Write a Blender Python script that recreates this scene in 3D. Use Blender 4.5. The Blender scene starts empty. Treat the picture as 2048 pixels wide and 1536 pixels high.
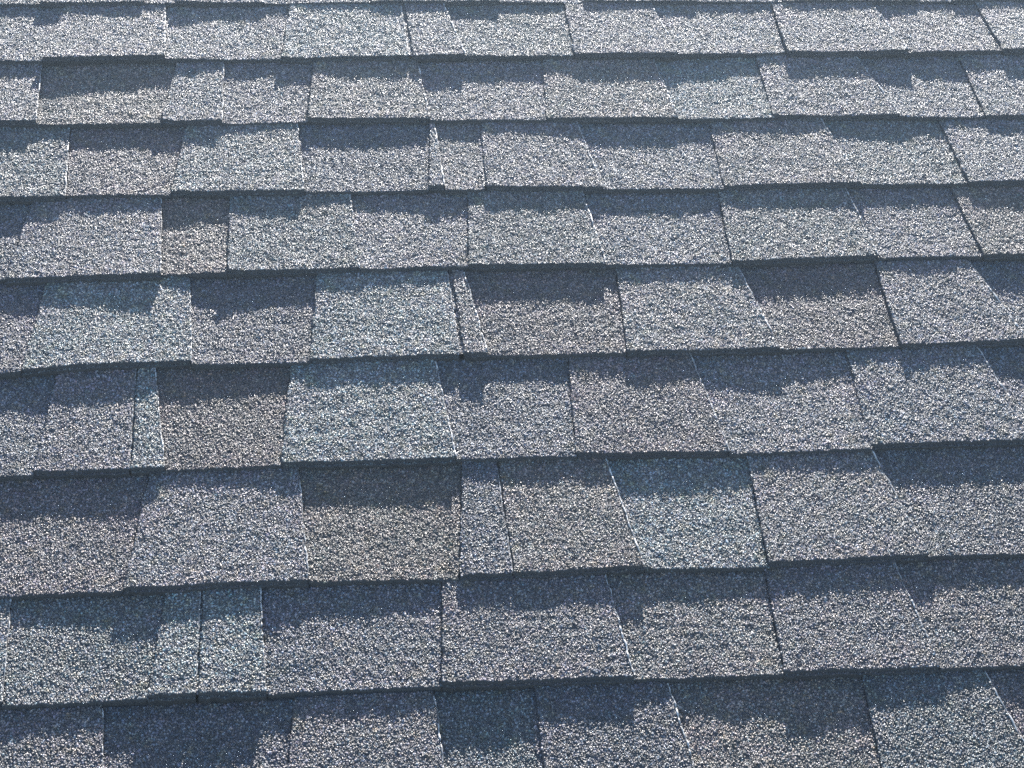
import bpy, math, random
import numpy as np
from mathutils import Matrix, Vector

S = bpy.context.scene
COLL = S.collection
MM = 0.001
EXPO = 142.9                       # exposure of one course, mm
PITCH = math.radians(24.0)         # pitch of the roof slope
LIFT = Vector((0.0, 0.0, 5.5))     # height of the roof above the ground
ROOF = Matrix.Translation(LIFT) @ Matrix.Rotation(PITCH, 4, 'X')   # roof plane -> world
ROWS = [
(0, 'L', 'teal grey', -447.8, -307.8, -457.7, -297.9, [5.9, 5.9, 5.9, 5.9, 5.9, 5.9, 5.9, 5.9, 5.9], [-14.6, -14.6, -14.6, -14.6, -14.6, -14.6, -14.7, -14.8, -14.8], 0, 0),
(0, 'R', 'light grey', -307.8, -180.6, -297.9, -190.5, [8.84, 8.69, 8.52, 8.47, 8.55, 8.77, 9.11, 9.56, 9.89], [-14.8, -14.9, -14.9, -15.0, -15.1, -15.1, -15.2, -15.2, -15.3], 0, 0),
(0, 'L', 'light grey', -180.6, -141.2, -190.5, -131.4, [6.01, 6.56, 6.67, 6.67, 6.67, 6.67, 6.67, 6.67, 6.67], [-15.3, -15.3, -15.3, -15.3, -15.4, -15.4, -15.4, -15.4, -15.4], 0, 0),
(0, 'R', 'pinkish grey', -141.2, -32.3, -131.4, -42.1, [9.96, 9.82, 8.95, 8.07, 7.44, 7.29, 7.28, 7.28, 7.28], [-15.4, -15.5, -15.5, -15.6, -15.6, -15.7, -15.7, -15.8, -15.8], 0, 0),
(0, 'L', 'light grey', -32.3, 104.0, -42.1, 113.9, [6.32, 4.81, 5.11, 5.73, 6.17, 6.45, 6.55, 6.48, 6.34], [-15.8, -15.8, -15.8, -15.8, -15.8, -15.8, -15.8, -15.8, -15.8], 0, 0),
(0, 'R', 'teal grey', 104.0, 267.5, 113.9, 257.7, [7.54, 8.66, 8.5, 8.11, 7.86, 7.75, 7.76, 7.91, 8.12], [-15.8, -15.8, -15.9, -15.9, -15.9, -15.9, -15.9, -15.9, -15.9], 0, 0),
(0, 'L', 'light grey', 267.5, 377.0, 257.7, 386.9, [6.18, 5.54, 5.33, 5.24, 5.14, 5.05, 4.95, 4.86, 4.81], [-15.9, -16.0, -16.1, -16.2, -16.3, -16.4, -16.5, -16.6, -16.7], 0, 0),
(0, 'R', 'blue grey', 377.0, 522.6, 386.9, 512.8, [8.07, 7.62, 7.47, 7.37, 7.3, 7.28, 7.28, 7.28, 7.28], [-16.7, -16.8, -16.9, -17.0, -17.2, -17.3, -17.4, -17.5, -17.7], 0, 0),
(0, 'L', 'light grey', 522.6, 637.2, 512.8, 647.1, [4.99, 5.81, 5.86, 5.71, 5.57, 5.43, 5.29, 5.16, 5.06], [-17.7, -17.8, -17.9, -18.0, -18.1, -18.2, -18.3, -18.4, -18.4], 0, 0),
(0, 'R', 'tan grey', 637.2, 814.6, 647.1, 804.8, [7.33, 7.56, 7.77, 7.82, 7.71, 7.48, 7.31, 7.28, 7.28], [-18.4, -18.6, -18.8, -18.9, -19.1, -19.2, -19.4, -19.5, -19.7], 0, 0),
(0, 'L', 'light grey', 814.6, 864.7, 804.8, 874.6, [5.09, 5.29, 5.33, 5.33, 5.33, 5.33, 5.33, 5.33, 5.33], [-19.7, -19.7, -19.8, -19.8, -19.8, -19.9, -19.9, -20.0, -20.0], 0, 0),
(0, 'R', 'blue grey', 864.7, 1034.0, 874.6, 1024.1, [7.34, 7.56, 7.43, 7.3, 7.28, 7.28, 7.28, 7.28, 7.28], [-20.0, -20.2, -20.3, -20.4, -20.6, -20.7, -20.7, -20.7, -20.7], 0, 0),
(1, 'L', 'blue grey', -434.7, -294.7, -444.6, -278.5, [9.89, 9.89, 9.89, 9.89, 9.89, 9.89, 9.89, 9.89, 9.89], [-151.8, -151.8, -151.8, -151.8, -151.8, -151.8, -152.0, -152.3, -152.6], 0, 0),
(1, 'R', 'pinkish grey', -294.7, -150.5, -278.5, -155.5, [13.5, 13.3, 12.98, 12.65, 12.33, 12.01, 11.7, 11.4, 11.18], [-150.7, -149.8, -148.9, -147.9, -147.0, -146.1, -145.2, -144.3, -143.3], 0, 0),
(1, 'L', 'pale grey', -150.5, -11.0, -155.5, 2.0, [9.88, 9.7, 9.01, 8.3, 7.68, 7.15, 6.72, 6.38, 6.19], [-150.5, -150.3, -150.0, -149.7, -149.4, -149.1, -148.8, -148.5, -148.2], 0, 0),
(1, 'R', 'light teal', -11.0, 146.7, 2.0, 143.3, [10.7, 8.74, 8.92, 9.54, 10.02, 10.36, 10.56, 10.63, 10.61], [-148.9, -148.9, -148.8, -148.8, -148.7, -148.7, -148.6, -148.6, -148.5], 0, 1),
(1, 'R', 'pale grey', 146.7, 213.0, 143.3, 194.3, [10.76, 11.51, 11.66, 11.65, 11.64, 11.63, 11.62, 11.61, 11.6], [-148.5, -148.5, -148.5, -148.6, -148.6, -148.6, -148.6, -148.6, -148.6], 1, 0),
(1, 'L', 'teal grey', 213.0, 347.8, 194.3, 351.7, [9.55, 9.44, 9.35, 9.29, 9.28, 9.31, 9.39, 9.5, 9.62], [-149.3, -149.4, -149.5, -149.7, -149.8, -150.0, -150.1, -150.2, -150.4], 0, 0),
(1, 'R', 'pinkish grey', 347.8, 477.6, 351.7, 462.3, [11.68, 12.06, 12.16, 12.17, 12.18, 12.17, 12.15, 12.13, 12.1], [-149.6, -149.6, -149.7, -149.7, -149.7, -149.8, -149.8, -149.9, -149.9], 0, 0),
(1, 'L', 'pale grey', 477.6, 616.2, 462.3, 623.0, [9.68, 9.81, 9.61, 9.18, 8.69, 8.19, 7.66, 7.12, 6.67], [-150.5, -149.7, -148.8, -148.0, -147.2, -146.4, -145.6, -144.8, -144.0], 0, 0),
(1, 'R', 'pinkish grey', 616.2, 771.5, 623.0, 752.2, [11.96, 11.27, 10.84, 10.67, 10.71, 10.96, 11.41, 12.06, 12.68], [-148.1, -148.2, -148.2, -148.2, -148.3, -148.3, -148.3, -148.4, -148.4], 0, 0),
(1, 'L', 'lilac grey', 771.5, 893.8, 752.2, 895.4, [7.08, 9.39, 9.89, 9.89, 9.89, 9.89, 9.85, 9.63, 9.39], [-148.1, -148.1, -148.1, -148.1, -148.1, -148.1, -148.1, -148.1, -148.1], 0, 0),
(1, 'R', 'pale grey', 893.8, 1048.8, 895.4, 1039.0, [12.82, 12.97, 13.01, 13.01, 13.01, 13.01, 13.01, 13.01, 13.01], [-148.4, -148.4, -148.4, -148.4, -148.4, -148.4, -148.4, -148.4, -148.4], 0, 0),
(2, 'R', 'lilac grey', -446.4, -291.4, -436.6, -297.0, [12.19, 12.19, 12.19, 12.19, 12.19, 12.19, 12.19, 12.19, 12.19], [-282.5, -282.5, -282.5, -282.5, -282.5, -282.5, -282.5, -282.5, -282.5], 0, 0),
(2, 'L', 'brownish tan', -291.4, -149.9, -297.0, -135.5, [8.3, 8.25, 8.21, 8.19, 8.22, 8.27, 8.36, 8.49, 8.62], [-286.2, -286.2, -286.2, -286.2, -286.2, -286.2, -286.2, -286.2, -286.2], 0, 0),
(2, 'R', 'pale grey', -149.9, -80.7, -135.5, -80.6, [11.82, 10.15, 9.9, 10.04, 10.18, 10.32, 10.46, 10.59, 10.71], [-282.5, -282.8, -283.2, -283.5, -283.8, -284.2, -284.5, -284.9, -285.2], 0, 0),
(2, 'L', 'lilac grey', -80.7, 17.5, -80.6, 28.6, [8.33, 6.83, 6.45, 6.38, 6.31, 6.23, 6.16, 6.1, 6.06], [-287.7, -287.3, -286.8, -286.3, -285.8, -285.3, -284.8, -284.3, -283.8], 0, 0),
(2, 'R', 'light tan', 17.5, 160.1, 28.6, 153.3, [10.47, 9.25, 8.99, 8.97, 8.94, 8.89, 8.83, 8.76, 8.69], [-281.2, -281.3, -281.4, -281.4, -281.5, -281.6, -281.7, -281.8, -281.8], 0, 0),
(2, 'L', 'lilac grey', 160.1, 297.3, 153.3, 308.9, [6.2, 6.95, 7.31, 7.52, 7.71, 7.86, 7.98, 8.07, 8.13], [-284.7, -285.3, -285.8, -286.4, -287.0, -287.5, -288.1, -288.6, -289.2], 0, 0),
(2, 'R', 'light tan', 297.3, 454.3, 308.9, 445.8, [8.8, 9.33, 9.36, 9.31, 9.32, 9.39, 9.52, 9.7, 9.86], [-285.8, -286.2, -286.5, -286.8, -287.2, -287.5, -287.8, -288.2, -288.5], 0, 0),
(2, 'L', 'light teal', 454.3, 570.3, 445.8, 576.9, [8.16, 8.27, 8.16, 8.06, 8.05, 8.11, 8.25, 8.46, 8.63], [-290.9, -290.9, -290.8, -290.8, -290.7, -290.6, -290.6, -290.5, -290.4], 0, 0),
(2, 'R', 'pinkish grey', 570.3, 724.6, 576.9, 703.6, [9.82, 9.37, 8.61, 8.04, 7.77, 7.8, 8.13, 8.73, 9.31], [-286.4, -286.5, -286.6, -286.7, -286.9, -287.0, -287.1, -287.2, -287.3], 0, 0),
(2, 'L', 'blue grey', 724.6, 830.2, 703.6, 837.0, [8.44, 7.44, 7.18, 7.13, 7.07, 7.02, 6.97, 6.92, 6.89], [-290.0, -290.4, -290.7, -291.1, -291.4, -291.8, -292.2, -292.5, -292.9], 0, 0),
(2, 'R', 'pale grey', 830.2, 985.2, 837.0, 975.4, [9.45, 9.61, 9.65, 9.65, 9.65, 9.65, 9.65, 9.65, 9.65], [-292.8, -292.8, -292.8, -292.8, -292.8, -292.8, -292.8, -292.8, -292.8], 0, 0),
(3, 'R', 'teal grey', -403.9, -248.9, -394.1, -254.6, [10.11, 10.11, 10.11, 10.11, 10.11, 10.11, 10.11, 10.11, 10.11], [-427.9, -427.9, -427.9, -427.9, -427.9, -427.9, -427.9, -427.9, -427.9], 0, 0),
(3, 'L', 'purplish brown', -248.9, -134.7, -254.6, -121.5, [7.92, 8.11, 8.31, 8.4, 8.39, 8.26, 8.02, 7.68, 7.34], [-425.3, -425.4, -425.5, -425.6, -425.6, -425.7, -425.8, -425.9, -426.0], 0, 0),
(3, 'R', 'light green grey', -134.7, 11.0, -121.5, 5.2, [10.0, 9.54, 9.64, 9.86, 10.07, 10.24, 10.4, 10.53, 10.63], [-421.7, -422.0, -422.4, -422.7, -423.1, -423.4, -423.7, -424.1, -424.4], 0, 0),
(3, 'L', 'dark blue grey', 11.0, 150.3, 5.2, 160.8, [7.37, 7.7, 7.07, 6.47, 6.18, 6.2, 6.54, 7.15, 7.77], [-424.4, -424.3, -424.3, -424.3, -424.2, -424.2, -424.2, -424.2, -424.1], 0, 0),
(3, 'R', 'pale grey', 150.3, 167.3, 160.8, 164.8, [10.52, 9.96, 9.84, 9.84, 9.84, 9.84, 9.84, 9.84, 9.84], [-418.9, -418.9, -419.0, -419.0, -419.1, -419.2, -419.3, -419.3, -419.4], 0, 0),
(3, 'L', 'warm grey', 167.3, 213.7, 164.8, 218.6, [7.92, 8.1, 8.13, 8.13, 8.13, 8.13, 8.13, 8.13, 8.13], [-424.5, -424.7, -424.8, -425.0, -425.1, -425.2, -425.4, -425.5, -425.7], 0, 1),
(3, 'R', 'lilac grey', 213.7, 346.1, 218.6, 333.2, [9.84, 9.86, 9.97, 10.01, 9.93, 9.72, 9.4, 9.0, 8.74], [-421.1, -421.6, -422.2, -422.8, -423.4, -424.0, -424.6, -425.2, -425.7], 1, 0),
(3, 'L', 'blue grey', 346.1, 484.1, 333.2, 493.2, [8.13, 8.08, 7.96, 7.87, 7.82, 7.8, 7.83, 7.88, 7.95], [-428.9, -429.2, -429.5, -429.8, -430.1, -430.4, -430.8, -431.1, -431.4], 0, 0),
(3, 'R', 'warm grey', 484.1, 644.4, 493.2, 627.6, [8.93, 10.04, 10.28, 10.31, 10.35, 10.42, 10.5, 10.61, 10.7], [-427.6, -427.4, -427.2, -427.1, -426.9, -426.7, -426.6, -426.4, -426.3], 0, 0),
(3, 'L', 'teal grey', 644.4, 770.5, 627.6, 773.2, [7.86, 7.4, 7.3, 7.29, 7.3, 7.32, 7.34, 7.37, 7.4], [-427.3, -427.5, -427.7, -427.9, -428.1, -428.2, -428.4, -428.6, -428.8], 0, 0),
(3, 'R', 'blue grey', 770.5, 925.5, 773.2, 915.7, [10.78, 11.08, 11.15, 11.15, 11.15, 11.15, 11.15, 11.15, 11.15], [-429.1, -429.1, -429.1, -429.1, -429.1, -429.1, -429.1, -429.1, -429.1], 0, 0),
(4, 'L', 'dark blue grey', -439.7, -299.7, -449.5, -284.7, [6.3, 6.3, 6.3, 6.3, 6.3, 6.3, 6.3, 6.3, 6.3], [-568.0, -568.0, -568.0, -568.0, -568.0, -568.0, -568.0, -568.0, -567.9], 0, 0),
(4, 'R', 'lilac grey', -299.7, -140.5, -284.7, -145.7, [9.45, 9.66, 10.02, 10.45, 10.93, 11.46, 12.05, 12.67, 13.14], [-570.5, -570.5, -570.5, -570.5, -570.5, -570.5, -570.5, -570.5, -570.5], 0, 0),
(4, 'L', 'rusty brown', -140.5, -71.3, -145.7, -71.6, [6.26, 6.21, 6.82, 7.58, 8.33, 9.09, 9.74, 9.88, 9.89], [-566.0, -566.3, -566.6, -566.9, -567.2, -567.5, -567.8, -568.1, -568.4], 0, 0),
(4, 'R', 'teal grey', -71.3, 66.2, -71.6, 61.4, [12.8, 10.71, 9.81, 9.38, 9.1, 8.97, 8.99, 9.15, 9.35], [-566.9, -566.4, -566.0, -565.6, -565.1, -564.7, -564.2, -563.8, -563.3], 0, 0),
(4, 'L', 'lilac grey', 66.2, 182.8, 61.4, 193.6, [9.51, 7.82, 7.72, 7.91, 7.93, 7.77, 7.44, 6.94, 6.4], [-566.2, -565.7, -565.2, -564.7, -564.2, -563.7, -563.2, -562.7, -562.3], 0, 0),
(4, 'R', 'green grey', 182.8, 330.3, 193.6, 322.1, [9.37, 9.27, 9.22, 9.23, 9.3, 9.43, 9.62, 9.87, 10.1], [-562.0, -562.5, -562.9, -563.4, -563.9, -564.4, -564.9, -565.4, -565.8], 0, 0),
(4, 'L', 'blue grey', 330.3, 468.5, 322.1, 478.5, [6.63, 8.1, 8.12, 7.82, 7.61, 7.49, 7.45, 7.5, 7.57], [-567.0, -567.1, -567.1, -567.2, -567.3, -567.4, -567.5, -567.6, -567.7], 0, 0),
(4, 'R', 'green grey', 468.5, 631.1, 478.5, 626.1, [10.08, 9.85, 9.91, 9.95, 9.91, 9.77, 9.53, 9.2, 8.91], [-566.4, -565.8, -565.1, -564.4, -563.8, -563.1, -562.5, -561.8, -561.1], 0, 0),
(4, 'L', 'lilac grey', 631.1, 750.2, 626.1, 750.0, [7.47, 7.01, 7.16, 7.34, 7.37, 7.25, 6.98, 6.6, 6.35], [-563.1, -563.1, -563.1, -563.1, -563.1, -563.1, -563.1, -563.1, -563.1], 0, 0),
(4, 'R', 'brownish tan', 750.2, 905.2, 750.0, 895.3, [9.02, 9.77, 9.93, 9.93, 9.93, 9.93, 9.93, 9.93, 9.93], [-564.2, -564.2, -564.2, -564.2, -564.2, -564.2, -564.2, -564.2, -564.2], 0, 0),
(5, 'L', 'dark purple', -411.3, -271.3, -421.2, -258.5, [9.89, 9.89, 9.89, 9.89, 9.89, 9.89, 9.89, 9.89, 9.89], [-720.1, -720.1, -720.1, -720.1, -720.1, -720.1, -720.1, -720.0, -719.4], 0, 0),
(5, 'R', 'light teal', -271.3, -106.2, -258.5, -111.3, [9.43, 10.33, 11.18, 11.63, 11.65, 11.23, 10.39, 9.33, 8.94], [-715.2, -714.3, -713.4, -712.5, -711.6, -710.6, -709.7, -708.8, -707.9], 0, 0),
(5, 'L', 'dark purplish grey', -106.2, 11.5, -111.3, 21.4, [9.61, 8.29, 7.83, 7.63, 7.45, 7.3, 7.17, 7.07, 7.0], [-713.9, -713.7, -713.6, -713.5, -713.4, -713.2, -713.1, -713.0, -712.9], 0, 0),
(5, 'R', 'light teal', 11.5, 163.8, 21.4, 162.3, [8.94, 9.13, 9.2, 9.22, 9.24, 9.24, 9.23, 9.21, 9.19], [-709.6, -709.4, -709.2, -708.9, -708.7, -708.5, -708.2, -708.0, -707.9], 0, 1),
(5, 'R', 'warm grey', 163.8, 189.9, 162.3, 177.4, [9.41, 10.44, 10.66, 10.66, 10.66, 10.66, 10.66, 10.66, 10.66], [-707.9, -708.1, -708.3, -708.5, -708.7, -708.9, -709.1, -709.3, -709.4], 1, 0),
(5, 'L', 'dark purplish brown', 189.9, 332.2, 177.4, 341.6, [6.55, 6.55, 6.6, 6.71, 6.9, 7.14, 7.46, 7.83, 8.19], [-709.4, -709.7, -710.0, -710.3, -710.6, -710.9, -711.2, -711.5, -711.8], 0, 0),
(5, 'R', 'light warm grey', 332.2, 490.1, 341.6, 474.3, [10.77, 11.14, 10.46, 9.77, 9.37, 9.27, 9.46, 9.92, 10.41], [-711.9, -711.9, -711.8, -711.7, -711.7, -711.6, -711.5, -711.5, -711.4], 0, 0),
(5, 'L', 'dark purplish brown', 490.1, 619.1, 474.3, 626.4, [8.12, 7.5, 7.32, 7.24, 7.13, 6.99, 6.83, 6.64, 6.47], [-712.4, -712.3, -712.2, -712.1, -712.0, -712.0, -711.9, -711.8, -711.7], 0, 0),
(5, 'R', 'lilac grey', 619.1, 755.2, 626.4, 732.0, [10.29, 9.21, 8.62, 8.33, 8.22, 8.27, 8.5, 8.87, 9.17], [-710.8, -710.3, -709.9, -709.5, -709.0, -708.6, -708.2, -707.7, -707.4], 0, 0),
(5, 'L', 'dark blue grey', 755.2, 895.2, 732.0, 905.0, [6.42, 6.32, 6.3, 6.3, 6.3, 6.3, 6.3, 6.3, 6.3], [-711.7, -711.7, -711.7, -711.7, -711.7, -711.7, -711.7, -711.7, -711.7], 0, 0),
(6, 'L', 'dark blue grey', -388.1, -248.1, -398.0, -237.0, [8.35, 8.35, 8.35, 8.35, 8.35, 8.35, 8.35, 8.35, 8.35], [-864.9, -864.9, -864.9, -864.9, -864.9, -864.9, -864.9, -864.9, -864.8], 0, 0),
(6, 'R', 'purplish pink grey', -248.1, -159.0, -237.0, -159.7, [9.22, 9.24, 9.28, 9.32, 9.36, 9.4, 9.44, 9.48, 9.51], [-860.9, -860.9, -860.9, -860.9, -860.9, -860.9, -860.9, -860.9, -860.9], 0, 1),
(6, 'R', 'light teal', -159.0, -127.3, -159.7, -141.4, [9.52, 9.54, 9.54, 9.54, 9.54, 9.54, 9.54, 9.54, 9.54], [-860.9, -860.9, -860.9, -860.9, -860.9, -860.9, -860.9, -860.9, -860.9], 1, 0),
(6, 'L', 'dark brown', -127.3, -19.4, -141.4, -8.1, [6.73, 6.84, 6.99, 7.16, 7.34, 7.54, 7.76, 7.98, 8.15], [-861.8, -861.8, -861.8, -861.8, -861.8, -861.7, -861.7, -861.7, -861.7], 0, 0),
(6, 'R', 'light teal', -19.4, 146.1, -8.1, 136.9, [9.49, 9.24, 9.18, 9.17, 9.16, 9.16, 9.16, 9.17, 9.17], [-859.0, -859.0, -859.0, -859.1, -859.1, -859.2, -859.2, -859.2, -859.3], 0, 0),
(6, 'L', 'dark blue grey', 146.1, 261.6, 136.9, 271.7, [7.95, 7.06, 7.69, 8.44, 8.89, 9.04, 8.9, 8.47, 7.96], [-859.8, -860.0, -860.3, -860.5, -860.8, -861.0, -861.3, -861.5, -861.8], 0, 0),
(6, 'R', 'purplish brown', 261.6, 410.8, 271.7, 398.6, [9.2, 9.27, 9.12, 8.92, 8.73, 8.53, 8.34, 8.15, 8.01], [-858.5, -858.8, -859.1, -859.5, -859.8, -860.1, -860.5, -860.8, -861.1], 0, 0),
(6, 'L', 'lilac grey', 410.8, 551.2, 398.6, 561.4, [7.72, 7.05, 7.09, 7.3, 7.49, 7.66, 7.82, 7.95, 8.04], [-864.0, -864.0, -863.9, -863.9, -863.8, -863.8, -863.7, -863.7, -863.6], 0, 0),
(6, 'R', 'blue grey', 551.2, 718.0, 561.4, 701.0, [8.11, 8.74, 8.94, 8.97, 8.95, 8.87, 8.74, 8.6, 8.54], [-858.2, -858.1, -858.2, -858.2, -858.2, -858.2, -858.2, -858.2, -858.2], 0, 0),
(6, 'L', 'dark blue grey', 718.0, 858.0, 701.0, 867.9, [7.79, 6.56, 6.3, 6.3, 6.3, 6.3, 6.3, 6.3, 6.3], [-863.6, -863.6, -863.6, -863.6, -863.6, -863.6, -863.6, -863.6, -863.6], 0, 0),
(7, 'L', 'purplish brown', -300.7, -157.9, -310.5, -142.6, [7.08, 7.08, 7.11, 7.28, 7.44, 7.55, 7.59, 7.56, 7.51], [-1014.2, -1014.2, -1014.2, -1014.2, -1014.1, -1014.1, -1014.1, -1014.0, -1014.0], 0, 0),
(7, 'R', 'lilac grey', -157.9, 3.3, -142.6, -2.7, [10.66, 10.91, 11.1, 11.13, 11.0, 10.7, 10.23, 9.62, 9.06], [-1012.8, -1012.4, -1012.0, -1011.5, -1011.1, -1010.7, -1010.2, -1009.8, -1009.4], 0, 0),
(7, 'L', 'dark olive brown', 3.3, 137.5, -2.7, 151.1, [7.58, 7.97, 8.13, 8.11, 7.96, 7.68, 7.27, 6.74, 6.22], [-1011.4, -1011.7, -1012.0, -1012.3, -1012.7, -1013.0, -1013.3, -1013.7, -1013.9], 0, 0),
(7, 'R', 'dark blue grey', 137.5, 185.9, 151.1, 185.7, [9.16, 10.08, 10.27, 10.27, 10.27, 10.27, 10.27, 10.27, 10.27], [-1012.5, -1012.4, -1012.3, -1012.1, -1012.0, -1011.9, -1011.8, -1011.7, -1011.6], 0, 1),
(7, 'R', 'brownish tan', 185.9, 304.4, 185.7, 290.7, [10.31, 10.49, 10.53, 10.57, 10.65, 10.78, 10.95, 11.15, 11.33], [-1011.6, -1011.3, -1011.0, -1010.8, -1010.5, -1010.2, -1009.9, -1009.7, -1009.4], 1, 0),
(7, 'L', 'light teal', 304.4, 418.6, 290.7, 427.8, [7.79, 7.59, 7.41, 7.29, 7.24, 7.25, 7.33, 7.48, 7.61], [-1010.3, -1010.8, -1011.2, -1011.7, -1012.2, -1012.6, -1013.1, -1013.6, -1014.0], 0, 0),
(7, 'R', 'warm grey', 418.6, 569.8, 427.8, 552.1, [11.21, 10.49, 10.25, 10.15, 10.03, 9.92, 9.79, 9.67, 9.59], [-1011.3, -1010.8, -1010.3, -1009.7, -1009.2, -1008.7, -1008.2, -1007.7, -1007.1], 0, 0),
(7, 'L', 'dark grey', 569.8, 729.2, 552.1, 739.1, [7.52, 7.0, 6.74, 6.57, 6.41, 6.33, 6.32, 6.32, 6.32], [-1008.3, -1008.2, -1008.2, -1008.2, -1008.2, -1008.2, -1008.2, -1008.2, -1008.2], 0, 0),
(8, 'R', 'light teal', -405.1, -250.1, -395.2, -255.4, [10.0, 10.0, 10.0, 10.0, 10.0, 10.0, 10.0, 10.0, 10.0], [-1135.0, -1135.0, -1135.0, -1135.0, -1135.0, -1135.0, -1135.0, -1135.0, -1135.0], 0, 0),
(8, 'L', 'teal grey', -250.1, -132.1, -255.4, -118.9, [9.17, 8.76, 8.29, 7.95, 7.78, 7.76, 7.9, 8.19, 8.52], [-1138.1, -1137.8, -1137.6, -1137.3, -1137.1, -1136.8, -1136.6, -1136.4, -1136.1], 0, 0),
(8, 'R', 'light teal', -132.1, -91.6, -118.9, -90.2, [10.24, 11.34, 11.58, 11.58, 11.58, 11.58, 11.58, 11.58, 11.58], [-1135.0, -1135.0, -1135.0, -1135.1, -1135.1, -1135.1, -1135.1, -1135.1, -1135.2], 0, 1),
(8, 'R', 'light teal', -91.6, -34.7, -90.2, -39.9, [11.53, 11.29, 11.23, 11.23, 11.23, 11.23, 11.23, 11.23, 11.23], [-1135.2, -1135.2, -1135.2, -1135.3, -1135.3, -1135.3, -1135.3, -1135.4, -1135.4], 1, 0),
(8, 'L', 'blue violet grey', -34.7, 112.9, -39.9, 123.4, [6.33, 6.68, 7.04, 7.31, 7.47, 7.53, 7.48, 7.35, 7.19], [-1135.3, -1135.4, -1135.5, -1135.6, -1135.7, -1135.8, -1135.9, -1136.0, -1136.1], 0, 0),
(8, 'R', 'purplish grey', 112.9, 276.4, 123.4, 268.0, [11.11, 10.47, 10.09, 9.91, 9.86, 9.94, 10.15, 10.48, 10.8], [-1134.3, -1134.5, -1134.8, -1135.0, -1135.3, -1135.5, -1135.8, -1136.0, -1136.3], 0, 0),
(8, 'L', 'tan grey', 276.4, 407.0, 268.0, 416.8, [7.12, 6.9, 6.8, 6.79, 6.87, 7.03, 7.26, 7.57, 7.86], [-1137.1, -1137.4, -1137.8, -1138.1, -1138.5, -1138.8, -1139.2, -1139.5, -1139.9], 0, 0),
(8, 'R', 'purplish grey', 407.0, 545.2, 416.8, 535.6, [10.83, 10.65, 10.35, 10.07, 9.84, 9.67, 9.53, 9.45, 9.42], [-1138.1, -1138.3, -1138.5, -1138.7, -1138.9, -1139.1, -1139.3, -1139.5, -1139.7], 0, 0),
(8, 'L', 'warm brown grey', 545.2, 685.7, 535.6, 695.5, [7.77, 7.06, 6.73, 6.51, 6.34, 6.29, 6.28, 6.28, 6.28], [-1140.9, -1140.9, -1140.9, -1140.9, -1140.9, -1140.9, -1140.9, -1140.9, -1140.9], 0, 0),
(9, 'R', 'purplish grey', -314.6, -159.6, -304.8, -169.0, [10.0, 10.0, 10.0, 10.0, 10.0, 10.0, 10.0, 10.0, 10.0], [-1286.1, -1286.1, -1286.1, -1286.1, -1286.1, -1286.1, -1286.1, -1286.1, -1286.1], 0, 0),
(9, 'L', 'dark blue violet', -159.6, -22.9, -169.0, -11.8, [6.3, 6.3, 6.3, 6.3, 6.3, 6.3, 6.3, 6.3, 6.3], [-1286.1, -1286.1, -1286.1, -1286.1, -1286.1, -1286.1, -1286.1, -1286.1, -1286.1], 0, 0),
(9, 'R', 'purplish grey', -22.9, 110.2, -11.8, 105.9, [10.0, 10.0, 10.0, 10.0, 10.0, 10.0, 10.0, 10.0, 10.0], [-1286.1, -1286.1, -1286.1, -1286.1, -1286.1, -1286.1, -1286.1, -1286.1, -1286.1], 0, 0),
(9, 'L', 'dark teal', 110.2, 187.0, 105.9, 189.7, [6.3, 6.3, 6.3, 6.3, 6.3, 6.3, 6.3, 6.3, 6.3], [-1286.1, -1286.1, -1286.1, -1286.1, -1286.1, -1286.1, -1286.1, -1286.1, -1286.1], 0, 1),
(9, 'R', 'dark blue violet', 187.0, 317.0, 189.7, 305.9, [10.0, 10.0, 10.0, 10.0, 10.0, 10.0, 10.0, 10.0, 10.0], [-1286.1, -1286.1, -1286.1, -1286.1, -1286.1, -1286.1, -1286.1, -1286.1, -1286.1], 1, 0),
(9, 'L', 'brownish tan', 317.0, 464.7, 305.9, 476.0, [6.3, 6.3, 6.3, 6.3, 6.3, 6.3, 6.3, 6.3, 6.3], [-1286.1, -1286.1, -1286.1, -1286.1, -1286.1, -1286.1, -1286.1, -1286.1, -1286.1], 0, 0),
(9, 'R', 'dark teal', 464.7, 601.4, 476.0, 584.9, [10.0, 10.0, 10.0, 10.0, 10.0, 10.0, 10.0, 10.0, 10.0], [-1286.1, -1286.1, -1286.1, -1286.1, -1286.1, -1286.1, -1286.1, -1286.1, -1286.1], 0, 0),
(9, 'L', 'purplish brown', 601.4, 741.4, 584.9, 751.2, [6.3, 6.3, 6.3, 6.3, 6.3, 6.3, 6.3, 6.3, 6.3], [-1286.1, -1286.1, -1286.1, -1286.1, -1286.1, -1286.1, -1286.1, -1286.1, -1286.1], 0, 0),
]
CAM_R = [[0.993751, -0.098928, 0.05169], [0.026861, 0.661449, 0.749509], [-0.108337, -0.743437, 0.659973]]
CAM_P = [0.0, -2.19592799, 1.2867428]
FOCAL = 68.5549768359375


# ------------------------------------------------------------------ camera
cam = bpy.data.cameras.new('camera')
cam.sensor_width = 36.0
cam.lens = FOCAL
cam.clip_start = 0.05
cam.clip_end = 500.0
camo = bpy.data.objects.new('camera', cam)
COLL.objects.link(camo)
camo.matrix_world = ROOF @ (Matrix.Translation(Vector(CAM_P)) @ Matrix(CAM_R).transposed().to_4x4())
S.camera = camo

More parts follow.
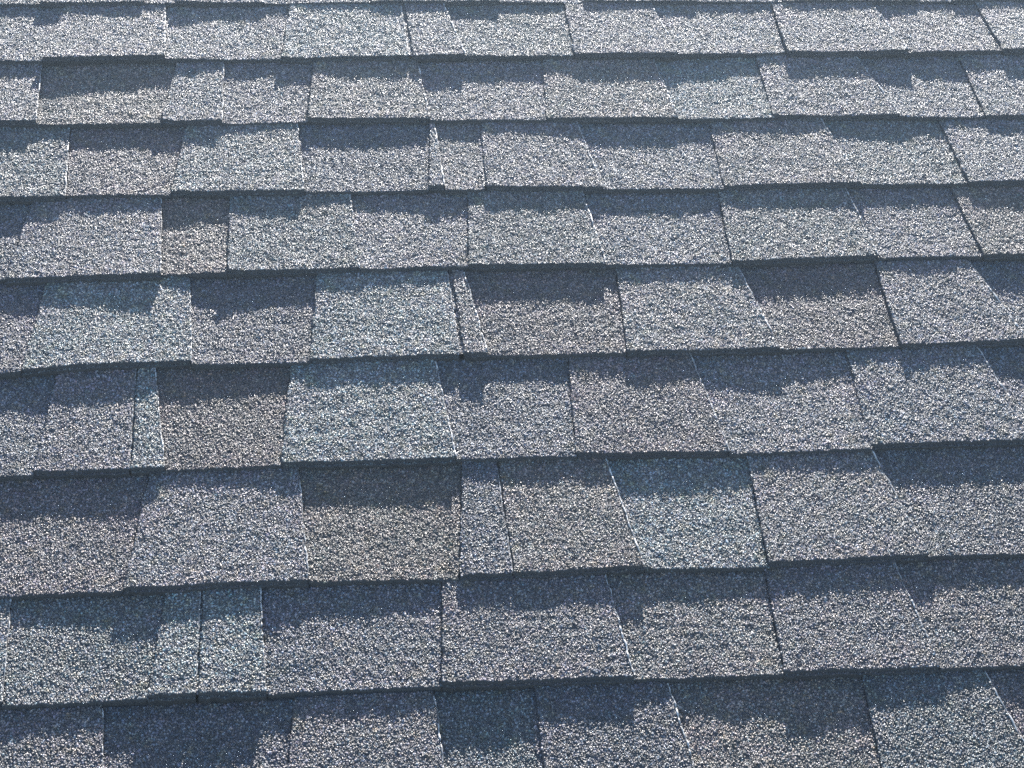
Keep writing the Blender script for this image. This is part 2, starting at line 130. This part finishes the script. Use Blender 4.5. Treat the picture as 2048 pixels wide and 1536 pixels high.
# ------------------------------------------------------------------ sky and sun
SUN_PLANE = Vector((0.16, 1.0, 0.108)).normalized()      # towards the sun, in roof coordinates
SUN = (ROOF.to_3x3() @ SUN_PLANE).normalized()
W = bpy.data.worlds.new('World')
S.world = W
W.use_nodes = True
nt = W.node_tree
bg = nt.nodes['Background']
sky = nt.nodes.new('ShaderNodeTexSky')
sky.sky_type = 'NISHITA'
sky.sun_disc = False
sky.sun_elevation = math.asin(SUN.z)
sky.sun_rotation = math.atan2(SUN.x, SUN.y)
nt.links.new(sky.outputs[0], bg.inputs[0])
bg.inputs[1].default_value = 0.070
sky.ozone_density = 3.0
ld = bpy.data.lights.new('sun', 'SUN')
ld.energy = 5.0
ld.angle = math.radians(0.53)
ld.color = (1.0, 0.955, 0.91)
lo = bpy.data.objects.new('sun', ld)
COLL.objects.link(lo)
lo.rotation_euler = SUN.to_track_quat('Z', 'Y').to_euler()
lo.location = LIFT + SUN * 20
S.view_settings.view_transform = 'Standard'
S.view_settings.look = 'None'
S.view_settings.gamma = 1.0
S.view_settings.exposure = 2.42
S.cycles.use_denoising = False
S.cycles.filter_width = 1.75

# ------------------------------------------------------------------ materials
def newmat(name):
    m = bpy.data.materials.new(name)
    m.use_nodes = True
    return m, m.node_tree, m.node_tree.nodes['Principled BSDF']

def granule_material():
    """Ceramic coated stone granules: each one its own shade, the blend drifting over the shingle."""
    m, t, b = newmat('ceramic_granules')
    L = t.links
    N = t.nodes.new
    geo = N('ShaderNodeNewGeometry')
    info = N('ShaderNodeObjectInfo')
    tc = N('ShaderNodeTexCoord')
    ramp = N('ShaderNodeValToRGB')
    e = ramp.color_ramp.elements
    e[0].position, e[0].color = 0.0, (0.35, 0.35, 0.37, 1)
    e[1].position, e[1].color = 1.0, (2.6, 2.6, 2.6, 1)
    for pos, v in ((0.30, 0.55), (0.6, 0.9), (0.85, 1.5)):
        q = e.new(pos); q.color = (v, v, v, 1)
    L.new(geo.outputs['Random Per Island'], ramp.inputs[0])
    # a second random from the first, for hue
    wn = N('ShaderNodeTexWhiteNoise'); wn.noise_dimensions = '1D'
    mu = N('ShaderNodeMath'); mu.operation = 'MULTIPLY'; mu.inputs[1].default_value = 917.3
    L.new(geo.outputs['Random Per Island'], mu.inputs[0]); L.new(mu.outputs[0], wn.inputs['W'])
    hue = N('ShaderNodeValToRGB')
    e = hue.color_ramp.elements
    e[0].position, e[0].color = 0.0, (1.3, 1.0, 0.78, 1)
    e[1].position, e[1].color = 1.0, (0.8, 1.02, 1.12, 1)
    q = e.new(0.33); q.color = (1, 1, 1, 1)
    q = e.new(0.66); q.color = (1.02, 0.95, 1.06, 1)
    L.new(wn.outputs['Value'], hue.inputs[0])
    # slow drift of the colour blend
    ns = N('ShaderNodeTexNoise'); ns.inputs['Scale'].default_value = 17.0; ns.inputs['Detail'].default_value = 2.0
    L.new(tc.outputs['Object'], ns.inputs['Vector'])
    drift = N('ShaderNodeValToRGB')
    e = drift.color_ramp.elements
    e[0].position, e[0].color = 0.30, (1.22, 1.08, 1.12, 1)
    e[1].position, e[1].color = 0.70, (0.78, 0.90, 0.93, 1)
    q = e.new(0.5); q.color = (1.0, 1.0, 0.97, 1)
    L.new(ns.outputs['Fac'], drift.inputs[0])
    def mul(a, c):
        x = N('ShaderNodeMix'); x.data_type = 'RGBA'; x.blend_type = 'MULTIPLY'
        x.inputs['Factor'].default_value = 1.0
        L.new(a, x.inputs[6]); L.new(c, x.inputs[7])
        return x.outputs[2]
    n2 = N('ShaderNodeTexNoise'); n2.inputs['Scale'].default_value = 85.0; n2.inputs['Detail'].default_value = 1.0
    L.new(tc.outputs['Object'], n2.inputs['Vector'])
    patch = N('ShaderNodeValToRGB')
    e = patch.color_ramp.elements
    e[0].position, e[0].color = 0.27, (1.14, 1.04, 0.80, 1)
    e[1].position, e[1].color = 0.74, (0.84, 1.05, 1.10, 1)
    for pos, c in ((0.40, (1, 1, 1)), (0.56, (1.0, 0.99, 1.02)), (0.64, (1.07, 0.95, 1.05))):
        q = e.new(pos); q.color = (*c, 1)
    L.new(n2.outputs['Fac'], patch.inputs[0])
    col = mul(mul(mul(mul(info.outputs['Color'], ramp.outputs[0]), hue.outputs[0]), drift.outputs[0]), patch.outputs[0])
    L.new(col, b.inputs['Base Color'])
    rr = N('ShaderNodeMapRange')
    rr.inputs['To Min'].default_value = 0.36; rr.inputs['To Max'].default_value = 0.72
    L.new(wn.outputs['Value'], rr.inputs['Value'])
    L.new(rr.outputs['Result'], b.inputs['Roughness'])
    b.inputs['Specular IOR Level'].default_value = 0.65
    return m

def asphalt_material():
    m, t, b = newmat('bitumen')
    N = t.nodes.new; L = t.links
    tc = N('ShaderNodeTexCoord')
    ns = N('ShaderNodeTexNoise'); ns.inputs['Scale'].default_value = 260.0; ns.inputs['Detail'].default_value = 4.0
    L.new(tc.outputs['Object'], ns.inputs['Vector'])
    r = N('ShaderNodeValToRGB')
    r.color_ramp.elements[0].color = (0.018, 0.02, 0.023, 1)
    r.color_ramp.elements[1].color = (0.06, 0.058, 0.058, 1)
    L.new(ns.outputs['Fac'], r.inputs[0]); L.new(r.outputs[0], b.inputs['Base Color'])
    b.inputs['Roughness'].default_value = 0.75
    bp = N('ShaderNodeBump'); bp.inputs['Strength'].default_value = 0.6; bp.inputs['Distance'].default_value = 0.0008
    L.new(ns.outputs['Fac'], bp.inputs['Height']); L.new(bp.outputs[0], b.inputs['Normal'])
    return m

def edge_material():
    m, t, b = newmat('rim_glint_and_flake')  # pale tone shared by the painted rim glints and the debris flakes
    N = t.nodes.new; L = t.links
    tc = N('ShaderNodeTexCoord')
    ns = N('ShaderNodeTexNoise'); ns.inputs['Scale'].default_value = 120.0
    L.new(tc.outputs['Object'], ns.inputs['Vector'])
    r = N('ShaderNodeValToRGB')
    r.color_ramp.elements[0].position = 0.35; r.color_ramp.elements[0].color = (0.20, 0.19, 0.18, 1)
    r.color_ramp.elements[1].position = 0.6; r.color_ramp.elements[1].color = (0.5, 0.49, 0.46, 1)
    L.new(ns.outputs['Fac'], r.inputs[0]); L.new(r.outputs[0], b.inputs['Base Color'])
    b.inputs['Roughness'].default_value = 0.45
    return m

def deck_material():
    m, t, b = newmat('roofing_underlay')
    N = t.nodes.new; L = t.links
    tc = N('ShaderNodeTexCoord')
    ns = N('ShaderNodeTexNoise'); ns.inputs['Scale'].default_value = 500.0; ns.inputs['Detail'].default_value = 3.0
    L.new(tc.outputs['Object'], ns.inputs['Vector'])
    r = N('ShaderNodeValToRGB')
    r.color_ramp.elements[0].color = (0.02, 0.02, 0.022, 1)
    r.color_ramp.elements[1].color = (0.12, 0.12, 0.12, 1)
    L.new(ns.outputs['Fac'], r.inputs[0]); L.new(r.outputs[0], b.inputs['Base Color'])
    b.inputs['Roughness'].default_value = 0.8
    bp = N('ShaderNodeBump'); bp.inputs['Distance'].default_value = 0.001
    L.new(ns.outputs['Fac'], bp.inputs['Height']); L.new(bp.outputs[0], b.inputs['Normal'])
    return m

GRAN, BIT, EDGE, DECK = granule_material(), asphalt_material(), edge_material(), deck_material()

# mean colour of the granule blend of each shingle
TINT = {
    'teal grey': (.105, .130, .120), 'light teal': (.165, .215, .195), 'dark teal': (.06, .085, .085),
    'pale grey': (.165, .165, .165), 'light grey': (.165, .165, .165), 'blue grey': (.115, .125, .14),
    'dark blue grey': (.07, .08, .10), 'dark blue violet': (.064, .068, .082), 'dark grey': (.075, .078, .085),
    'lilac grey': (.145, .130, .138), 'purplish grey': (.110, .095, .101), 'blue violet grey': (.10, .10, .116),
    'dark purple': (.085, .072, .095), 'dark purplish grey': (.08, .073, .086),
    'purplish brown': (.105, .085, .084), 'dark purplish brown': (.084, .068, .065),
    'purplish pink grey': (.14, .118, .132), 'pinkish grey': (.17, .155, .158),
    'warm grey': (.14, .13, .125), 'light warm grey': (.165, .157, .148), 'tan grey': (.13, .12, .108),
    'brownish tan': (.125, .108, .09), 'light tan': (.17, .155, .135), 'tan': (.15, .13, .10),
    'rusty brown': (.125, .098, .078), 'dark brown': (.086, .066, .056), 'dark olive brown': (.094, .076, .056),
    'warm brown grey': (.10, .09, .086), 'green grey': (.115, .13, .115), 'light green grey': (.155, .175, .155),
}

for _n, _c in TINT.items():
    _g = sum(_c) / 3
    _s = (_g / 0.12) ** -0.45
    _k = 0.65 if ('brown' in _n or 'tan' in _n or 'warm' in _n) else 0.38
    TINT[_n] = tuple((_g + (x - _g) * _k) * _s * w for x, w in zip(_c, (1.0, 1.015, 0.975)))

# ------------------------------------------------------------------ mesh helpers
def mesh_from_arrays(name, verts, tris, quads, slots, mats):
    """One mesh from numpy arrays; slots = material index of the tris then of the quads."""
    me = bpy.data.meshes.new(name)
    nt_, nq = len(tris), len(quads)
    me.vertices.add(len(verts))
    me.vertices.foreach_set('co', np.ascontiguousarray(verts, dtype=np.float32).ravel())
    me.loops.add(nt_ * 3 + nq * 4)
    idx = np.concatenate([np.asarray(tris, dtype=np.int32).ravel(), np.asarray(quads, dtype=np.int32).ravel()])
    me.loops.foreach_set('vertex_index', idx)
    me.polygons.add(nt_ + nq)
    start = np.concatenate([np.arange(nt_) * 3, nt_ * 3 + np.arange(nq) * 4]).astype(np.int32)
    me.polygons.foreach_set('loop_start', start)
    for mt in mats:
        me.materials.append(mt)
    me.polygons.foreach_set('material_index', np.asarray(slots, dtype=np.int32))
    me.update(calc_edges=True)
    return me

def icosa():
    f = (1 + 5 ** .5) / 2
    v = np.array([(-1, f, 0), (1, f, 0), (-1, -f, 0), (1, -f, 0), (0, -1, f), (0, 1, f), (0, -1, -f), (0, 1, -f),
                  (f, 0, -1), (f, 0, 1), (-f, 0, -1), (-f, 0, 1)], float)
    t = np.array([(0, 11, 5), (0, 5, 1), (0, 1, 7), (0, 7, 10), (0, 10, 11), (1, 5, 9), (5, 11, 4), (11, 10, 2),
                  (10, 7, 6), (7, 1, 8), (3, 9, 4), (3, 4, 2), (3, 2, 6), (3, 6, 8), (3, 8, 9), (4, 9, 5),
                  (2, 4, 11), (6, 2, 10), (8, 6, 7), (9, 8, 1)])
    v /= np.linalg.norm(v[0])
    # turn vertex 3 to point straight down, then drop it
    a = v[3]; z = np.array([0, 0, -1.0])
    w = np.cross(a, z); c = a @ z
    K = np.array([[0, -w[2], w[1]], [w[2], 0, -w[0]], [-w[1], w[0], 0]])
    v = v @ (np.eye(3) + K + K @ K / (1 + c)).T
    t = t[~(t == 3).any(1)]
    keep = [i for i in range(12) if i != 3]
    m = {o: n for n, o in enumerate(keep)}
    return v[keep], np.vectorize(m.get)(t)

RNG = np.random.RandomState(11)
ICO_V, ICO_T = icosa()
NTPL = 96
TPL = []
for _i in range(NTPL):
    q = ICO_V * (1 + RNG.uniform(-.2, .2, (11, 1)))
    q = q * np.array([RNG.uniform(.85, 1.25), RNG.uniform(.8, 1.1), RNG.uniform(.62, 1.0)])
    a, b_ = RNG.uniform(0, 2 * np.pi), RNG.normal(0, .28)
    ca, sa, cb, sb = np.cos(a), np.sin(a), np.cos(b_), np.sin(b_)
    q = q @ np.array([[1, 0, 0], [0, cb, -sb], [0, sb, cb]]).T @ np.array([[ca, -sa, 0], [sa, ca, 0], [0, 0, 1]]).T
    TPL.append(q)
TPL = np.array(TPL)

def granules(pos, size):
    n = len(pos)
    ti = RNG.randint(0, NTPL, n)
    v = pos[:, None, :] + TPL[ti] * size[:, None, None]
    t = ICO_T[None] + (np.arange(n) * 11)[:, None, None]
    return v.reshape(-1, 3), t.reshape(-1, 3)

def smooth_noise(u, v, seed, wave):
    r = np.random.RandomState(seed)
    o = np.zeros(np.broadcast(u, v).shape)
    for _ in range(6):
        a = r.uniform(0, 2 * np.pi); w = wave * r.uniform(.6, 1.6); ph = r.uniform(0, 6.28)
        o = o + np.sin((u * np.cos(a) + v * np.sin(a)) * 2 * np.pi / w + ph)
    return o / 6 ** .5 / .71

class Panel:
    """The exposed face of one shingle. Roof coordinates in mm: u along the course, v up the slope, h above the deck."""
    def __init__(s, course, kind, b0, b1, t0, t1, hh, vv, jl=0, jr=0, seed=0):
        s.k, s.kind, s.seed = course, kind, seed
        g = {1: 2.6, 5: 2.6, 9: 1.5, 8: 1.2, 3: 1.1, 6: 1.1, 7: 1.1}.get(course, .8)
        s.g, s.jl, s.jr = g, jl, jr
        s.b0, s.b1 = b0 + (g if jl else 0), b1 - (g if jr else 0)
        s.t0, s.t1 = t0 + (g if jl else 0), t1 - (g if jr else 0)
        s.hh, s.vv = np.array(hh) - .75, np.array(vv)
        s.top = (3.8 if kind == 'R' else 1.2) - .75
        s.vtop = -(course - 1) * EXPO + 18     # runs on under the course above
        s.f = np.linspace(0, 1, len(hh))
    def butt(s, a):
        u = s.b0 + (s.b1 - s.b0) * a
        wob = .35 * smooth_noise(u, 0 * u, s.seed + 7, 9.0) + .3 * smooth_noise(u, 0 * u, s.seed + 8, 60.0)
        return np.interp(a, s.f, s.vv) + wob
    def edge(s, side, v):
        """u of the left (0) or right (1) edge at height v up the slope"""
        b, t = ((s.b0, s.t0), (s.b1, s.t1))[side]
        vb = s.vv[0 if side == 0 else -1]
        w = (v - vb) / EXPO
        return b + (t - b) * w + .35 * smooth_noise(v, 0 * v, s.seed + 21 + side, 26.0)
    def height(s, a, v):
        d = np.clip(1 - (v - np.interp(a, s.f, s.vv)) / EXPO, 0, 1.1)
        h = s.top + (np.interp(a, s.f, s.hh) - s.top) * d ** 1.25
        u = s.b0 + (s.b1 - s.b0) * a
        return h + .15 * smooth_noise(u, v, s.seed + 3, 34.0) + .11 * smooth_noise(u, v, s.seed + 4, 11.0)
    def build(s, name, origin, spacing, mats):
        nu, nv = 56, 52
        A, Bv = np.meshgrid(np.linspace(0, 1, nu), np.linspace(0, 1, nv) ** 1.15, indexing='ij')
        vb = s.butt(A)
        V = vb + (s.vtop - vb) * Bv
        U = s.edge(0, V) + (s.edge(1, V) - s.edge(0, V)) * A
        Hh = s.height(A, V)
        top = np.stack([U, V, Hh], -1).reshape(-1, 3)
        ids = np.arange(nu * nv).reshape(nu, nv)
        quads = np.stack([ids[:-1, :-1], ids[1:, :-1], ids[1:, 1:], ids[:-1, 1:]], -1).reshape(-1, 4)
        ring = np.concatenate([ids[:, 0], ids[-1, 1:], ids[-2::-1, -1], ids[0, -2:0:-1]])
        low = top[ring].copy(); low[:, 2] = s.floor()
        lid = nu * nv + np.arange(len(ring))
        nx = np.roll(np.arange(len(ring)), -1)
        skirt = np.stack([ring, lid, lid[nx], ring[nx]], -1)
        quads = np.concatenate([quads, skirt])
        base = np.concatenate([top, low])
        # granules over the face: a jittered hexagonal field
        vmin, vmax = s.vv.min() - 2, s.vtop - 12
        umin, umax = min(s.b0, s.t0) - 3, max(s.b1, s.t1) + 3
        gv = np.arange(vmin, vmax, spacing * .866)
        gu = np.arange(umin, umax, spacing)
        GU, GV = np.meshgrid(gu, gv)
        GU = GU + (np.arange(len(gv)) % 2)[:, None] * spacing * .5
        P = np.stack([GU.ravel(), GV.ravel()], -1)
        P += RNG.uniform(-.3, .3, P.shape) * spacing
        e0, e1 = s.edge(0, P[:, 1]), s.edge(1, P[:, 1])
        a = (P[:, 0] - e0) / (e1 - e0)
        ok = (P[:, 0] > e0 + .25) & (P[:, 0] < e1 - .25) & (P[:, 1] > s.butt(np.clip(a, 0, 1)) + .1)
        ok &= RNG.uniform(size=len(P)) > .03
        P, a = P[ok], a[ok]
        size = spacing * RNG.uniform(.36, .64, len(P))
        hz = s.height(a, P[:, 1]) + size * RNG.uniform(-.25, .5, len(P))
        pos = np.column_stack([P, hz])
        # the joint beside the next shingle: the lap below shows as a granule covered ledge
        if s.jl:
            w_ = s.g * 2 + 1.6
            nn = 60
            lv = np.linspace(s.vv[0] + 1.0, s.vtop, nn)
            lu = s.edge(0, lv) + .4
            lh = s.height(np.zeros(nn), lv) - 2.2
            strip = np.concatenate([np.column_stack([lu - w_ * q, lv, lh + z]) for q, z in ((0, 0), (1, 0), (1, -20))])
            si = np.arange(3 * nn).reshape(3, nn) + len(base)
            quads = np.concatenate([quads] + [np.stack([si[j, :-1], si[j + 1, :-1], si[j + 1, 1:], si[j, 1:]], -1) for j in (0, 1)]
                                   )
            base = np.concatenate([base, strip])
            m_ = int(w_ * EXPO / spacing ** 2 * 1.1)
            jv = RNG.uniform(lv[0], lv[-1] - 16, m_)
            pos = np.concatenate([pos, np.column_stack([s.edge(0, jv) + .4 - RNG.uniform(0, w_, m_), jv,
                                                        np.interp(jv, lv, lh) + .1])])
            size = np.concatenate([size, spacing * RNG.uniform(.45, .7, m_)])
        # crumbs caught on the cut butt face
        n = int((s.b1 - s.b0) * .25)
        ca = RNG.uniform(.02, .98, n)
        cu = s.b0 + (s.b1 - s.b0) * ca
        cv = s.butt(ca) - .2
        hm = s.height(ca, cv)
        ch = hm - RNG.uniform(0.2, 1, n) * (hm - max(s.floor(), 1.0))
        csz = RNG.uniform(.25, .6, n)
        pos = np.concatenate([pos, np.column_stack([cu, cv, ch])]); size = np.concatenate([size, csz])
        gvt, gtr = granules(pos, size)
        verts = (np.concatenate([base, gvt]) - origin) * MM
        slots = np.concatenate([np.full(len(gtr), 1), np.zeros(len(quads), int)])
        return mesh_from_arrays(name, verts, gtr + len(base), quads, slots, mats)
    def floor(s):
        return -1.0
    def backing(s, name, origin):
        """second layer glued under a raised tab: shows as a lip along the butt and catches granules"""
        nu = 60
        a = np.linspace(0, 1, nu)
        u = s.b0 + (s.b1 - s.b0) * a
        vf = s.butt(a) - 2.7 + .5 * smooth_noise(u, 0 * u, s.seed + 31, 14.0)
        vr = s.butt(a) + 6
        h = np.interp(a, s.f, s.hh) - 3.6 + .25 * smooth_noise(u, 0 * u, s.seed + 33, 30.0)
        prof = [(vr, h - 1.2), (vf + .5, h), (vf, h - .4), (vf + .3, 0 * h - 1.0)]
        verts = np.concatenate([np.column_stack([u, pv, ph]) for pv, ph in prof])
        ids = np.arange(4 * nu).reshape(4, nu)
        quads = np.concatenate([np.stack([ids[j, :-1], ids[j + 1, :-1], ids[j + 1, 1:], ids[j, 1:]], -1) for j in range(3)])
        n = int((s.b1 - s.b0) * 1.3)
        ca = RNG.uniform(.01, .99, n)
        pos = np.column_stack([s.b0 + (s.b1 - s.b0) * ca, np.interp(ca, a, vf) + RNG.uniform(.1, 2.6, n),
                               np.interp(ca, a, h) + .1])
        gvt, gtr = granules(pos, RNG.uniform(.3, .6, n))
        V = (np.concatenate([verts, gvt]) - origin) * MM
        return mesh_from_arrays(name, V, gtr + len(verts), quads,
                                np.concatenate([np.full(len(gtr), 1), np.zeros(len(quads), int)]), [BIT, GRAN])
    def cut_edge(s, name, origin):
        """painted sun glint: a pale bead on the right rim of a raised tab"""
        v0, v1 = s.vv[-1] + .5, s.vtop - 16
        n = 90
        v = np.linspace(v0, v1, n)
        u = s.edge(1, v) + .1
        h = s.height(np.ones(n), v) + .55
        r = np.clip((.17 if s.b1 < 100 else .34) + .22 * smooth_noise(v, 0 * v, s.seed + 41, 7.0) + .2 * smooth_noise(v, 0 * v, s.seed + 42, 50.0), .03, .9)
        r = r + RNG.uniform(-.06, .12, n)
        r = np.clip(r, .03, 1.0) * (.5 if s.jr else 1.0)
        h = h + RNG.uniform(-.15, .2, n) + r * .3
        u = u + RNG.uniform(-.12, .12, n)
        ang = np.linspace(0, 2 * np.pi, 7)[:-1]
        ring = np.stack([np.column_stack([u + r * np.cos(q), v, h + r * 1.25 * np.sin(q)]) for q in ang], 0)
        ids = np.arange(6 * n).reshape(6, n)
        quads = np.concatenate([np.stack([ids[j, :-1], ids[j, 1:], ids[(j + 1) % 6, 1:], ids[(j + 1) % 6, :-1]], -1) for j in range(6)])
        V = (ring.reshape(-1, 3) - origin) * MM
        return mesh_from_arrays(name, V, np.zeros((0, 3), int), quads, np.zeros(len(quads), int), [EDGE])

def add(name, me, parent, color):
    o = bpy.data.objects.new(name, me)
    COLL.objects.link(o)
    o.parent = parent
    o.color = color
    return o

def shingle(pn, color, label, group, spacing=1.82):
    uc = (pn.b0 + pn.b1) / 2
    origin = np.array([uc, float(np.mean(pn.vv)), -1.0])
    col = (*color, 1.0)
    M_ = ROOF @ Matrix.Translation(Vector(origin.tolist()) * MM)
    if pn.kind == 'R':
        root = bpy.data.objects.new('roof_shingle', None)
        root.empty_display_size = .03
        COLL.objects.link(root)
        root.matrix_world = M_
        add('tab', pn.build('tab', origin, spacing, [BIT, GRAN]), root, col)
        add('backing_strip', pn.backing('backing_strip', origin), root, col)
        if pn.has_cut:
            add('cut_edge', pn.cut_edge('cut_edge', origin), root, col)  # pale bead that paints the sun's glint along the tab edge
    else:
        root = add('roof_shingle', pn.build('roof_shingle', origin, spacing, [BIT, GRAN]), None, col)
        root.matrix_world = M_
    root['label'] = label
    root['category'] = 'roof shingle'
    root['group'] = group
    return root

# ------------------------------------------------------------------ the roof slope under the shingles
dm = bpy.data.meshes.new('roof_deck')
x0, x1, y0, y1 = -2.5, 3.2, -2.6, 1.6
dm.from_pydata([(x, y, z) for z in (-.030, -.0022) for x, y in ((x0, y0), (x1, y0), (x1, y1), (x0, y1))], [],
               [(0, 3, 2, 1), (4, 5, 6, 7), (0, 1, 5, 4), (1, 2, 6, 5), (2, 3, 7, 6), (3, 0, 4, 7)])
dm.materials.append(DECK)
deck = bpy.data.objects.new('roof_deck', dm)
COLL.objects.link(deck)
deck.matrix_world = ROOF
deck['kind'] = 'structure'

# ------------------------------------------------------------------ the shingles
ORD = ['leftmost', 'second', 'third', 'fourth', 'fifth', 'sixth', 'seventh', 'eighth', 'ninth', 'tenth', 'eleventh',
       'twelfth', 'thirteenth']
ROWN = ['topmost sliver row', 'first full row from top', 'second full row from top',
        'third full row from top', 'fourth full row from top', 'fifth full row from top',
        'sixth full row from top', 'seventh full row from top', 'eighth full row from top',
        'cropped bottom row']
GROUP = 'overlapping asphalt shingles laid in courses on the roof'
by = {}
for r in ROWS:
    by.setdefault(r[0], []).append(r)
seed = 100
PANELS = {}
for k, rows in sorted(by.items()):
    for i, (k_, kind, cname, b0, b1, t0, t1, hh, vv, jl, jr) in enumerate(rows):
        seed += 50
        pn = Panel(k, kind, b0, b1, t0, t1, hh, vv, jl, jr, seed)
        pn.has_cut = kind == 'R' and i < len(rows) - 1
        w = b1 - b0
        size = 'narrow ' if w < 75 else ''
        n = len(rows)
        where = 'leftmost' if i == 0 else 'rightmost' if i == n - 1 else ORD[i] + ' from left'
        label = '%s%s %s shingle, %s in the %s' % (size, cname, 'raised' if kind == 'R' else 'sunken', where, ROWN[k])
        shingle(pn, TINT[cname], label, GROUP)
        PANELS.setdefault(k, []).append(pn)

# courses and ends just beyond the picture
rr = random.Random(4)
names = ['lilac grey', 'blue grey', 'teal grey', 'purplish brown', 'warm grey', 'pale grey']
def filler(k, ua, ub_, kind):
    global seed
    H0 = 10.0 if kind == 'R' else 6.3
    sl = 9.8 if kind == 'R' else -9.8
    seed += 50
    pn = Panel(k, kind, ua, ub_, ua + sl, ub_ - sl, [H0] * 9, [-k * EXPO] * 9, 0, 0, seed)
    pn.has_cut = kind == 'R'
    shingle(pn, TINT[rr.choice(names)], 'grey granule coated shingle lying beyond the edge of the picture',
            'shingles beyond the edge of the picture', 2.5)
for k in (-1, 10):
    u, kind = -520.0, 'R'
    while u < (1100 if k < 0 else 760):
        w = rr.uniform(105, 165)
        filler(k, u, u + w, kind)
        u += w
        kind = 'L' if kind == 'R' else 'R'
for k, rows in sorted(by.items()):
    a = rows[0]
    kd = 'L' if a[1] == 'R' else 'R'
    w = rr.uniform(120, 150)
    filler(k, a[3] - w, a[3], kd)
    a = rows[-1]
    kd = 'L' if a[1] == 'R' else 'R'
    w = rr.uniform(120, 150)
    filler(k, a[4], a[4] + w, kd)

# ------------------------------------------------------------------ pale debris caught on two butt edges
def chip(k, u, size, label):
    """an angular pale flake, a few mm across, lying on the lip of course k at u"""
    pn = next(q for q in PANELS[k] if q.b0 <= u <= q.b1)
    a = (u - pn.b0) / (pn.b1 - pn.b0)
    v = float(pn.butt(np.array([a]))[0]) + .6
    h = float(pn.height(np.array([a]), np.array([v]))[0]) + 1.0
    q = ICO_V * (1 + RNG.uniform(-.25, .25, (11, 1))) * np.array([size, size * .45, size * .4])
    q = np.concatenate([q, [[0, 0, -size * .4]]])
    ed = [tuple(t) for t in ICO_T.tolist()]
    me = bpy.data.meshes.new('debris_flake')
    cnt = {}
    for t in ed:
        for i in range(3):
            cnt[(t[i], t[(i + 1) % 3])] = 1
    rim = [e for e in cnt if (e[1], e[0]) not in cnt]
    me.from_pydata((q * MM).tolist(), [], ed + [(b, a_, 11) for a_, b in rim])
    me.materials.append(EDGE)
    o = bpy.data.objects.new('debris_flake', me)
    COLL.objects.link(o)
    o.matrix_world = ROOF @ Matrix.Translation(Vector((u, v, h)) * MM)
    o['label'] = label
    o['category'] = 'debris'
    o['group'] = 'pale flakes of debris caught on the shingle edges'
FL = 'tiny pale flake on the edge of the purplish brown shingle, fourth full row'
for u, sz in ((494, 2.0), (499, 1.6), (511, 2.4), (516, 2.6), (522, 1.8), (536, 1.5)):
    chip(5, u, sz, FL)
for u, sz in ((507, 1.6), (513, 2.4), (519, 1.2)):
    chip(4, u, sz, 'tiny pale flake on the lower edge of a raised shingle in the third full row')

# ------------------------------------------------------------------ haze volume added in place of veiling glare
hm = bpy.data.materials.new('glare_veil')
hm.use_nodes = True
ht = hm.node_tree
ht.nodes.remove(ht.nodes['Principled BSDF'])
pv = ht.nodes.new('ShaderNodeVolumePrincipled')
pv.inputs['Color'].default_value = (0.70, 0.87, 1.0, 1)
pv.inputs['Density'].default_value = 0.021
pv.inputs['Anisotropy'].default_value = 0.93
ht.links.new(pv.outputs[0], ht.nodes['Material Output'].inputs['Volume'])
cx, cy, cz = camo.matrix_world.translation
hb = bpy.data.meshes.new('glare_veil')
zs, ys, xs = (3.3, cz + 0.6), (-3.4, 2.4), (-3.2, 3.9)
hb.from_pydata([(x, y, z) for z in zs for x, y in ((xs[0], ys[0]), (xs[1], ys[0]), (xs[1], ys[1]), (xs[0], ys[1]))], [],
               [(0, 3, 2, 1), (4, 5, 6, 7), (0, 1, 5, 4), (1, 2, 6, 5), (2, 3, 7, 6), (3, 0, 4, 7)])
hb.materials.append(hm)
ho = bpy.data.objects.new('glare_veil', hb)
COLL.objects.link(ho)
ho['kind'] = 'stuff'
